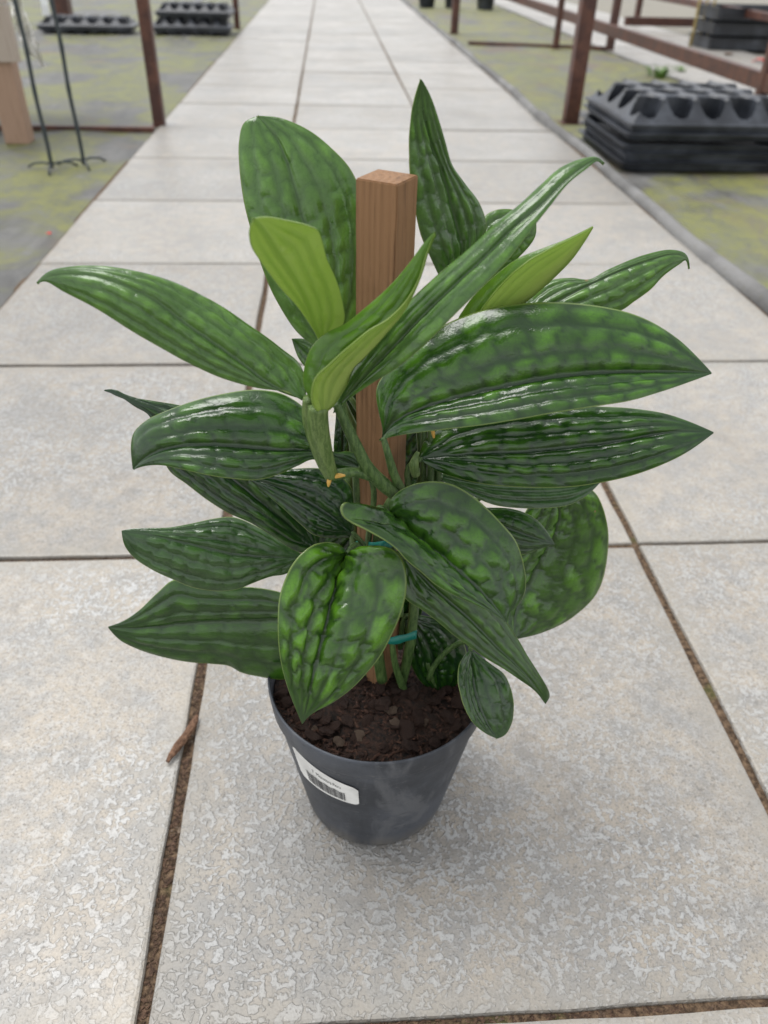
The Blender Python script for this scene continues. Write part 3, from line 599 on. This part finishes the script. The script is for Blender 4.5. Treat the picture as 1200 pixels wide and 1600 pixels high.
# R: small leaf over the right of the rim
leaf('R', [(737, 1017), (738, 1055), (746, 1095), (762, 1132), (777, 1154)], (-.030, -.060, -.078),
     [(743, 1020), (768, 1038), (788, 1054), (798, 1074), (803, 1101), (800, 1128), (791, 1147), (778, 1154)],
     [(731, 1018), (719, 1035), (716, 1056), (719, 1082), (727, 1108), (740, 1130), (757, 1145), (776, 1154)], .006, -.010, .03, 0.4, .12, 0.5, sky_sheen=0.3, seed=29, ncell=6, stem=(.045, -.01, .17))
# S: broad glossy leaf to the left
leaf('S', [(562, 730), (530, 716), (495, 705), (430, 703), (369, 698), (317, 695), (274, 698), (244, 707), (222, 720), (208, 733)], (-.025, -.04, -.04),
     [(562, 733), (520, 732), (490, 718), (465, 728), (434, 742), (400, 750), (361, 748), (322, 742), (283, 733), (252, 727), (228, 728), (208, 734)],
     [(565, 727), (560, 713), (545, 705), (522, 706), (502, 682), (478, 640), (443, 616), (413, 610), (382, 610), (343, 616), (300, 627), (262, 641), (228, 657), (210, 675), (205, 695), (207, 732)], -.016, .030, 0.06, 0.55, .16, 0.5, sky_sheen=0.12, seed=30, ncell=10, stem=(-.012, -.02, .33))
# T: long leaf behind S, its thin tip to the far left
leaf('T', [(492, 855), (450, 820), (390, 770), (320, 715), (255, 660), (205, 628), (163, 610)], (-.010, .0, .02),
     [(487, 862), (464, 862), (427, 839), (393, 818), (356, 801), (327, 783), (293, 758), (264, 735), (246, 690), (233, 650), (210, 635), (189, 621), (163, 611)],
     [(498, 850), (500, 815), (470, 750), (415, 695), (345, 652), (285, 634), (245, 627), (215, 622), (196, 616), (178, 608), (163, 609)], -.004, .020, .0, 0.45, .14, 0.6, seed=31, ncell=10, stem=(-.015, -.005, .27))
# V: dark leaf between S and N
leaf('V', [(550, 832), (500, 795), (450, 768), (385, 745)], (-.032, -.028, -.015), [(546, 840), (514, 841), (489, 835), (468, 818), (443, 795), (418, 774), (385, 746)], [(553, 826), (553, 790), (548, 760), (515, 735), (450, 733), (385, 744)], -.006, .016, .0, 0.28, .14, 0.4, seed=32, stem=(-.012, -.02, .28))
# W: greyish leaf to the left
leaf('W', [(470, 872), (418, 870), (368, 866), (327, 857), (281, 846), (235, 836), (190, 830)], (.0, -.002, .0),
     [(468, 878), (448, 896), (423, 901), (393, 912), (368, 922), (339, 924), (302, 918), (264, 903), (235, 889), (210, 872), (195, 853), (190, 831)],
     [(472, 866), (440, 846), (400, 822), (364, 808), (335, 810), (298, 818), (264, 824), (225, 825), (203, 826), (190, 829)], -.010, .022, 0.08, 0.22, .12, 0.6, sky_sheen=0.45, seed=33, ncell=9, stem=(-.02, .0, .25))
# X: lowest leaf to the left
leaf('X', [(525, 962), (435, 967), (385, 969), (327, 971), (273, 976), (222, 981), (169, 980)], (.0, .012, .02),
     [(525, 975), (490, 1050), (443, 1062), (410, 1058), (377, 1051), (358, 1041), (330, 1038), (293, 1034), (252, 1026), (214, 1014), (187, 1000), (169, 981)],
     [(525, 955), (480, 940), (440, 926), (400, 918), (345, 917), (302, 913), (272, 906), (245, 927), (218, 953), (193, 970), (169, 979)], -.014, .014, 0.12, 0.35, .10, 0.35, seed=34, ncell=9, stem=(-.02, .0, .19))
# Y: shaded leaf low behind the front ones
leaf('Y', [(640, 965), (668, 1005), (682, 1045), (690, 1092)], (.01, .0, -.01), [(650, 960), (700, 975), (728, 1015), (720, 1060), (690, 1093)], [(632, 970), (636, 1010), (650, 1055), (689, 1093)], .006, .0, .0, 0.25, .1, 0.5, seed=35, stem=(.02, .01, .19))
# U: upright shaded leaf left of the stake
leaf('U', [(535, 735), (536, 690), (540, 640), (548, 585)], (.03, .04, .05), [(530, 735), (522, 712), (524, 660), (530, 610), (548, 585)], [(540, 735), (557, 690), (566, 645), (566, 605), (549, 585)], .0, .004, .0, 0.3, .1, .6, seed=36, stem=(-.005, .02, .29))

# shaded leaves deep in the plant, behind the stake
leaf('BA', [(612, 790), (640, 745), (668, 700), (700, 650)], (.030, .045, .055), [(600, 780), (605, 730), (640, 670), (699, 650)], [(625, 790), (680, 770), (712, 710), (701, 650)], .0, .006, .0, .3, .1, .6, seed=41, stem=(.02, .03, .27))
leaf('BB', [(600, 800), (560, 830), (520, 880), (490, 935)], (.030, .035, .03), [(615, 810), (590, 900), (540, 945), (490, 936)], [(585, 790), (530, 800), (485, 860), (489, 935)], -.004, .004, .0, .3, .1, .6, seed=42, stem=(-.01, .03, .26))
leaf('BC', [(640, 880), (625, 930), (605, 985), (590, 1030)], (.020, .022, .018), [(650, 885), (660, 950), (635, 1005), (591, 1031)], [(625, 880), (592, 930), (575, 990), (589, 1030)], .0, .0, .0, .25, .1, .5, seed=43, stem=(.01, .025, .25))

# stems, sheaths, aerial roots, tie
tubes('stem', [(597, 1062, -.010), (588, 1000, -.014), (585, 920, -.016), (590, 850, -.018), (604, 800, -.026), (622, 772, -.028)], [.0050, .0045, .0045], M['stem'])
tubes('stem', [(625, 1075, -.004), (640, 1010, -.004), (648, 930, .0), (650, 840, .004), (655, 770, .006), (662, 735, .006)], [.0048, .0042, .0036], M['stem'])
tubes('stem', [(572, 1058, .004), (560, 980, .006), (556, 900, .010), (552, 820, .014), (545, 740, .02)], [.0045, .004, .0035], M['stem'])
tubes('sheath', [(497, 634, -.060), (497, 662, -.058), (503, 695, -.056), (511, 722, -.054), (519, 743, -.052)], [.0062, .0066, .0062, .0052, .0042], M['sheath'])
tubes('sheath', [(482, 622, -.056), (484, 655, -.052), (494, 695, -.051), (506, 728, -.050), (515, 746, -.049)], [.0034, .0048, .0046, .0040, .0032], M['sheath'])
tubes('stem', [(516, 744, -.050), (535, 740, -.048), (556, 738, -.044), (578, 744, -.040)], [.0038, .0034, .0036], M['stem'])
tubes('petiole', [(526, 630, -.046), (540, 662, -.046), (556, 695, -.045), (574, 730, -.042), (598, 756, -.036), (625, 776, -.030)], [.0030, .0036, .0042, .0050, .0050], M['stem'])
tubes('petiole', [(599, 684, -.033), (607, 712, -.036), (616, 742, -.034), (628, 766, -.030)], [.0020, .0030, .0034], M['stem'])
tubes('sheath', [(650, 742, -.016), (647, 725, -.016), (653, 706, -.014)], [.0032, .0036, .0014], M['sheath'])
tubes('aerial_root', [(523, 744, -.054), (531, 743, -.056), (539, 743, -.058)], [.0017, .0016, .0007], M['root'])
tubes('aerial_root', [(515, 748, -.053), (514, 753, -.054), (513, 760, -.054)], [.0016, .0014, .0006], M['root'])
tubes('aerial_root', [(676, 672, -.014), (677, 678, -.014), (678, 684, -.014)], [.0014, .0013, .0007], M['root'])
tubes('petiole', [(612, 1000, -.020), (618, 1040, -.016), (632, 1080, -.010)], [.0022, .0030, .0036], M['stem'])
tubes('petiole', [(690, 1090, -.006), (676, 1060, -.004), (668, 1035, -.002)], [.003, .003, .002], M['stem'])
# teal plastic tie round stake and stems
def ribbon(name, pts, w, mat):
    P = spline(np.array([at(x, y, d)-POT for x, y, d in pts]), 24); v = []
    for i, p in enumerate(P): k = w*(1+.12*math.sin(i*.9)); v += [p+np.array([0, 0, k]), p-np.array([0, .0008, k])]
    o = link(name, mesh(name, v, [(2*i, 2*i+1, 2*i+3, 2*i+2) for i in range(len(P)-1)]), mat, plant, True)
    md = o.modifiers.new('thick', 'SOLIDIFY'); md.thickness = .0008; return o
ribbon('plant_tie', [(572, 990, -.018), (592, 997, -.030), (612, 1001, -.034), (632, 997, -.033), (651, 991, -.032)], .0038, M['tie'])
ribbon('plant_tie', [(556, 850, .005), (575, 852, -.022), (600, 851, -.032), (625, 846, -.012)], .003, M['tie'])

# ------------------------------------------------------------------ things around
# bark piece lying by the joint
mb = MB(); pa, pb = ground_at(308, 1118, .004), ground_at(264, 1190, .005)
pts = [pa+(pb-pa)*t+np.array([.0018*math.sin(5*t), 0, .0015*math.sin(3*t)]) for t in np.linspace(0, 1, 14)]
mb.tube(pts, [.0010+.0042*math.sin(math.pi*min(1, .10+.85*t))**.8*(1+.15*math.sin(11*t)) for t in np.linspace(0, 1, 14)], 8)
for i, q in enumerate(mb.v): mb.v[i] = (q[0]+random.uniform(-.0006, .0006), q[1]+random.uniform(-.0006, .0006), .0004+max(0, (q[2]-.0))*.75)
tag(link('bark_piece', mb.mesh(), M['chip']), 'brown curl of bark lying across the slab joint left of the pot', 'bark')

# trays
def rim_tray(name, lo, hi, z0, z1, seed):
    mb = MB(); x0, y0 = lo; x1, y1 = hi; b = .012; r = random.Random(seed)
    rings = [(b+.010, z0), (b, z0+.003), (b*.6, z1-.010), (b*.5, z1-.006), (-.010, z1-.005), (-.012, z1-.001), (-.010, z1), (b*.9, z1-.001), (b+.012, z0+.006)]
    v = []; m = 0
    for off, z in rings:
        ring = []
        c = .03; X0, X1, Y0, Y1 = x0+off, x1-off, y0+off, y1-off
        for cx, cy, a0_ in ((X1-c, Y0+c, -90), (X1-c, Y1-c, 0), (X0+c, Y1-c, 90), (X0+c, Y0+c, 180)):
            for k in range(4): a = math.radians(a0_+30*k); ring.append((cx+c*math.cos(a), cy+c*math.sin(a), z+.0015*math.sin(cx*9+cy*7+seed)))
        m = len(ring); v += ring
    f = [(i*m+k, i*m+(k+1) % m, (i+1)*m+(k+1) % m, (i+1)*m+k) for i in range(len(rings)-1) for k in range(m)]
    f.append(tuple(range((len(rings)-1)*m, len(rings)*m)))
    return link(name, mb.add(v, f).mesh(), M['black'])
def cell_tray_mesh(nx, ny, pitch, h, res=.0065):     # raised deck pressed with round cups, sloping sides and a flat rim
    wx, wy = nx*pitch+.03, ny*pitch+.03; gx, gy = int(wx/res), int(wy/res); X, Y = np.meshgrid(np.linspace(-wx/2, wx/2, gx), np.linspace(-wy/2, wy/2, gy))
    ex = np.minimum(wx/2-np.abs(X), wy/2-np.abs(Y)); Z = h*np.clip((ex-.014)/.048, 0, 1)
    cup = np.full_like(X, 9.0)
    for i in range(nx):
        for j in range(ny): cup = np.minimum(cup, np.hypot(X-(i-(nx-1)/2)*pitch, Y-(j-(ny-1)/2)*pitch))
    Z += .010*np.clip((cup-.046)/.012, 0, 1)*(Z > h*.9)
    Z = np.where(cup < .047, np.minimum(Z, -.055+.0*Z), Z)
    v = np.stack([X.ravel(), Y.ravel(), Z.ravel()], 1); n0 = len(v)
    f = [(j*gx+i, j*gx+i+1, (j+1)*gx+i+1, (j+1)*gx+i) for j in range(gy-1) for i in range(gx-1)]
    loop = [i for i in range(gx)]+[j*gx+gx-1 for j in range(1, gy)]+[(gy-1)*gx+i for i in range(gx-2, -1, -1)]+[j*gx for j in range(gy-2, 0, -1)]
    for dz, of in ((-.006, 1.0), (-.007, .975), (-.036, .955)):
        pass
    vv = list(map(tuple, v)); prev = loop
    for dz, of in ((-.007, 1.0), (-.0075, .972), (-.034, .955)):
        cur = []
        for q in loop: cur.append(len(vv)); vv.append((v[q][0]*of, v[q][1]*of, dz))
        f += [(prev[(k+1) % len(loop)], prev[k], cur[k], cur[(k+1) % len(loop)]) for k in range(len(loop))]; prev = cur
    return mesh('cell_tray', vv, f)
TG = 'black trays stacked by the right bench post'
tx0, tx1, ty0, ty1 = 1.275, 1.915, 2.235, 2.87
words = ['bottom', 'second from bottom', 'third from bottom', 'second from top']
for k, (z0, z1) in enumerate(((.0, .034), (.030, .068), (.064, .098), (.108, .136))):
    e = (.0, .004, -.004, .003)[k]
    o = rim_tray('plant_tray', (tx0+e, ty0+abs(e)), (tx1+e, ty1-abs(e)), z0, z1, k)
    tag(o, 'black plastic plant tray, %s in the stack by the right bench' % words[k], 'tray', TG)
ct = cell_tray_mesh(5, 4, .1185, .070, .0042)
o = link('plant_tray', ct, M['black'], None, False, ((tx0+tx1)/2+.005, (ty0+ty1)/2, .164)); o.scale = (1.03, 1.25, 1); tag(o, 'black plastic tray with round cups, topmost of the stack by the right bench', 'tray', TG)
ct2 = cell_tray_mesh(6, 3, .125, .05, .009)
o = link('plant_tray', ct2, M['black'], None, False, (-1.85, 7.0, .055)); o.rotation_euler = (0, 0, .05); tag(o, 'single black cup tray on the ground behind the thin rods at left', 'tray', 'black trays on the left ground')
o = link('plant_tray', ct2, M['black'], None, False, (-.985, 7.05, .055)); o.rotation_euler = (0, 0, .02); o.scale = (.86, 1, 1); tag(o, 'lower black cup tray of the pair by the left far bench post', 'tray', 'black trays on the left ground')
o = link('plant_tray', ct2, M['black'], None, False, (-.955, 7.09, .160)); o.rotation_euler = (0, 0, -.03); o.scale = (.80, 1, 1); tag(o, 'upper black cup tray of the pair by the left far bench post', 'tray', 'black trays on the left ground')
# far trays right, beyond the side path
for k in range(3):
    o = rim_tray('plant_tray', (3.33+.01*k, 6.45), (4.35, 6.95), .0+.105*k, .092+.105*k, 20+k)
    tag(o, 'large dark tray beyond the side path, %s of its stack' % ('bottom', 'middle', 'top')[k], 'tray', 'dark trays beyond the side path')
# far black pots at the end of the right bench
PG = 'black pots standing far along the right of the path'
def far_pot(x, y, s, lab):
    o = link('black_pot', MB().lathe([(.0, .0), (.085*s, .0), (.09*s, .01), (.112*s, .2*s), (.12*s, .2*s), (.122*s, .225*s), (.112*s, .225*s), (.09*s, .05), (0, .05)], 28).mesh(), M['black'], None, True, (x, y, -.004)); tag(o, lab, 'pot', PG)
far_pot(1.42, 10.75, 1.05, 'far black pot nearest the path edge, left of the second bench post'); far_pot(1.74, 10.7, 1.0, 'far black pot just right of the second bench post'); far_pot(2.14, 10.6, 1.1, 'rightmost far black pot, beside the bright gap')

# benches: brown steel frames
def bench(label, posts, rails, group=None):
    c = np.mean([p[:2] for p in posts], axis=0); o = empty('bench_frame', (c[0], c[1], 0)); tag(o, label, 'bench', group)
    for x, y, w, h in posts:
        L = MB().box((x-w/2-c[0], y-w/2-c[1], -.01), (x+w/2-c[0], y+w/2-c[1], h), .004)
        link('leg', L.mesh(), M['rust'], o); 
        link('foot_plate', MB().box((x-w*.75-c[0], y-w*.75-c[1], -.008), (x+w*.75-c[0], y+w*.75-c[1], -.002)).mesh(), M['rust'], o)
    for a, b, w, h in rails:                # bar from a to b, width w, height h
        a = np.array(a, float); b = np.array(b, float); d = b-a; L = np.linalg.norm(d[:2]); ang = math.atan2(d[1], d[0])
        r = link('rail', MB().box((0, -w/2, -h/2), (L, w/2, h/2), .003).mesh(), M['rust'], o); r.location = (a[0]-c[0], a[1]-c[1], a[2]); r.rotation_euler = (0, -math.atan2(d[2], L), ang)
    return o
bench('brown steel bench frame right of the path behind the stacked trays', [(1.335, 3.24, .068, .80), (1.335, 7.50, .066, .80), (2.40, 3.52, .055, .80), (2.03, 6.42, .046, .80), (2.47, 6.38, .058, .80)],
      [((2.40, 3.02, .148), (2.40, 13.0, .148), .045, .078), ((1.335, 3.24, .78), (1.335, 7.5, .78), .05, .06), ((1.335, 6.62, .004), (2.47, 6.40, .004), .04, .03), ((1.335, 3.24, .74), (2.40, 3.52, .74), .04, .05)])
bench('brown steel bench frame left of the path beyond the thin rods', [(-.600, 3.05, .050, .80), (-.66, 7.55, .050, .80), (-2.2, 7.55, .14, .80)], [((-.60, 2.91, .004), (-2.0, 2.93, .004), .03, .022), ((-.60, 3.05, .78), (-.66, 7.55, .78), .05, .05)])
bench('brown steel bench frame beyond the side path at the far right', [(3.9, 4.4, .06, .8), (3.62, 9.2, .06, .8), (6.0, 8.3, .06, .8)], [((3.6, 4.4, .265), (3.6, 9.2, .265), .06, .055), ((3.1, 8.02, .085), (6.4, 8.02, .085), .05, .075), ((3.9, 4.4, .75), (3.62, 9.2, .75), .05, .05)])
# pale stalks standing beside the far trays
for k, (px, w, lab) in enumerate(((1078, .012, 'leftmost of three dry stalks beside the far dark trays'), (1090, .009, 'middle of three dry stalks beside the far dark trays'), (1101, .009, 'rightmost of three dry stalks beside the far dark trays'))):
    p = ground_at(px, 72); o = link('dry_stalk', MB().tube([(0, 0, -.01), (.004, 0, .15), (-.002, 0, .3), (.006, .01, .5)], [w*1.2, w, w, w*.6], 8).mesh(), M['yellow'], None, True, tuple(p)); tag(o, lab, 'stalk', 'dry stalks beside the far trays')

# timber table at the far left, only its corner in view
tb = empty('timber_table', (-1.098, 2.68, 0)); tag(tb, 'pale timber table leg and apron board at the left edge', 'table')
link('leg', MB().box((-.05, -.04, -.006), (.045, .04, .29), .004).mesh(), M['table'], tb)
link('apron_board', MB().box((-.75, -.058, .285), (.085, -.030, .47), .003).mesh(), M['board'], tb)
link('apron_board', MB().box((-.75, -.0555, .474), (.085, -.030, .66), .003).mesh(), M['board'], tb)
link('table_top', MB().box((-.78, -.09, .664), (.10, .7, .69), .004).mesh(), M['board'], tb)
link('leg', MB().box((-.70, .55, -.006), (-.60, .63, .66), .004).mesh(), M['table'], tb)
# two thin rods with wire feet
for (px, py, lab, sd) in ((81, 262, 'left one of two thin dark rods on wire feet, beside timber leg', 1), (131, 256, 'right one of two thin dark rods on wire feet, nearer the path', 2)):
    p = ground_at(px, py); o = empty('rod_stand', tuple(p)); tag(o, lab, 'rod', 'thin dark rods standing on the left ground')
    zz = np.linspace(0, .72, 30); link('rod', MB().tube([(.002*math.sin(z*20), 0, z) for z in zz], [.0072+.0012*(i % 5 == 0) for i in range(30)], 8).mesh(), M['rod'], o, True)
    for a in (20, 150, 265):
        a = math.radians(a+15*sd); link('wire_foot', MB().tube([(0, 0, .012), (.03*math.cos(a), .03*math.sin(a), .016), (.07*math.cos(a), .07*math.sin(a), .010), (.095*math.cos(a), .095*math.sin(a), -.003)], .0042, 6).mesh(), M['rod'], o, True)
# crumpled clear film hanging by the rods, and a white tag strip
Y = 2.35; v = []; rf = random.Random(8)
cl = [(22, -40), (24, 0), (30, 22), (38, 45), (46, 66), (56, 85), (68, 104)]; wd = [10, 9, 11, 13, 12, 8, 3]
C2 = spline([(x, y, w) for (x, y), w in zip(cl, wd)], 26)
for i, (x, y, w) in enumerate(C2):
    for k in range(9):
        t = k/8*2-1; d = ray(x+w*t+1.5*math.sin(i*1.7+k), y); q = CAM+d*((Y+.03*math.sin(i*.9+k*1.3)+.02*math.sin(k*2.1+i*.3)-CAM[1])/d[1]); v.append(q)
o = link('plastic_film', mesh('film', v, [(i*9+k, i*9+k+1, (i+1)*9+k+1, (i+1)*9+k) for i in range(25) for k in range(8)]), M['film'], None, True); tag(o, 'crumpled clear plastic film hanging between the two thin rods', 'plastic film')
p = CAM+ray(72, 24)*((2.26-CAM[1])/ray(72, 24)[1])
o = link('white_strip', MB().box((-.011, -.0015, 0), (.011, .0015, .16), .0006).mesh(), M['strip'], None, False, tuple(p)); o.rotation_euler = (0, .06, .2); tag(o, 'narrow white plastic strip hanging on the right thin rod', 'plastic strip')
# red petals
for (px, py, s, lab) in ((76, 366, .008, 'tiny red petal lying on the left ground fabric'), (1186, 97, .05, 'red scrap on the ground beyond the side path')):
    p = ground_at(px, py, .0); mb = MB(); v = [(0, 0, .35*s)]+[(s*(1+.2*math.sin(3*t))*math.cos(t), s*.8*math.sin(t), .05*s+.35*s*(math.sin(2*t) > 0)) for t in np.linspace(0, 2*math.pi, 13)[:-1]]
    f = [(0, 1+k, 1+(k+1) % 12) for k in range(12)]; o = link('red_petal', mb.add(v, f).mesh(), M['red'], None, True, (p[0], p[1], p[2]+.002)); md = o.modifiers.new('t', 'SOLIDIFY'); md.thickness = .0012; tag(o, lab, 'petal', 'red petals on the ground')

# weeds at the edge of the side path, a pale pebble beyond it
M['weed'] = flat('weed_green', (.10, .20, .03), .6)
for (px, py, n_, h_, lab) in ((1028, 121, 60, .09, 'larger green weed tuft at the near edge of the side path'), (1062, 113, 26, .05, 'smaller green weed tuft on the side path edge'), (1172, 262, 14, .03, 'low green weed beside the stacked trays')):
    p = ground_at(px, py, -.006); mb = MB(); rw = random.Random(px)
    for k in range(n_):
        a = rw.uniform(0, 6.28); r_ = rw.uniform(0, h_*.8); l = h_*rw.uniform(.5, 1.1); b = a+rw.uniform(-.6, .6); w = rw.uniform(.003, .006); x, y = r_*math.cos(a), r_*math.sin(a)
        t1 = np.array([x+.4*l*math.cos(b), y+.4*l*math.sin(b), l*.6]); t2 = np.array([x+.95*l*math.cos(b), y+.95*l*math.sin(b), l*.75]); sx_, sy_ = -w*math.sin(b), w*math.cos(b)
        mb.add([(x-sx_, y-sy_, 0), (x+sx_, y+sy_, 0), (t1[0]+sx_, t1[1]+sy_, t1[2]), (t1[0]-sx_, t1[1]-sy_, t1[2]), tuple(t2)], [(0, 1, 2, 3), (3, 2, 4)])
    o = link('weed_tuft', mb.mesh(), M['weed'], None, True, tuple(p)); tag(o, lab, 'weed', 'weeds along the side path')
p = ground_at(1138, 84, .012); o = link('pebble', rock(.028, 77).copy(), M['stone'], None, True, tuple(p)); tag(o, 'pale pebble on the side path near the far dark trays', 'pebble')
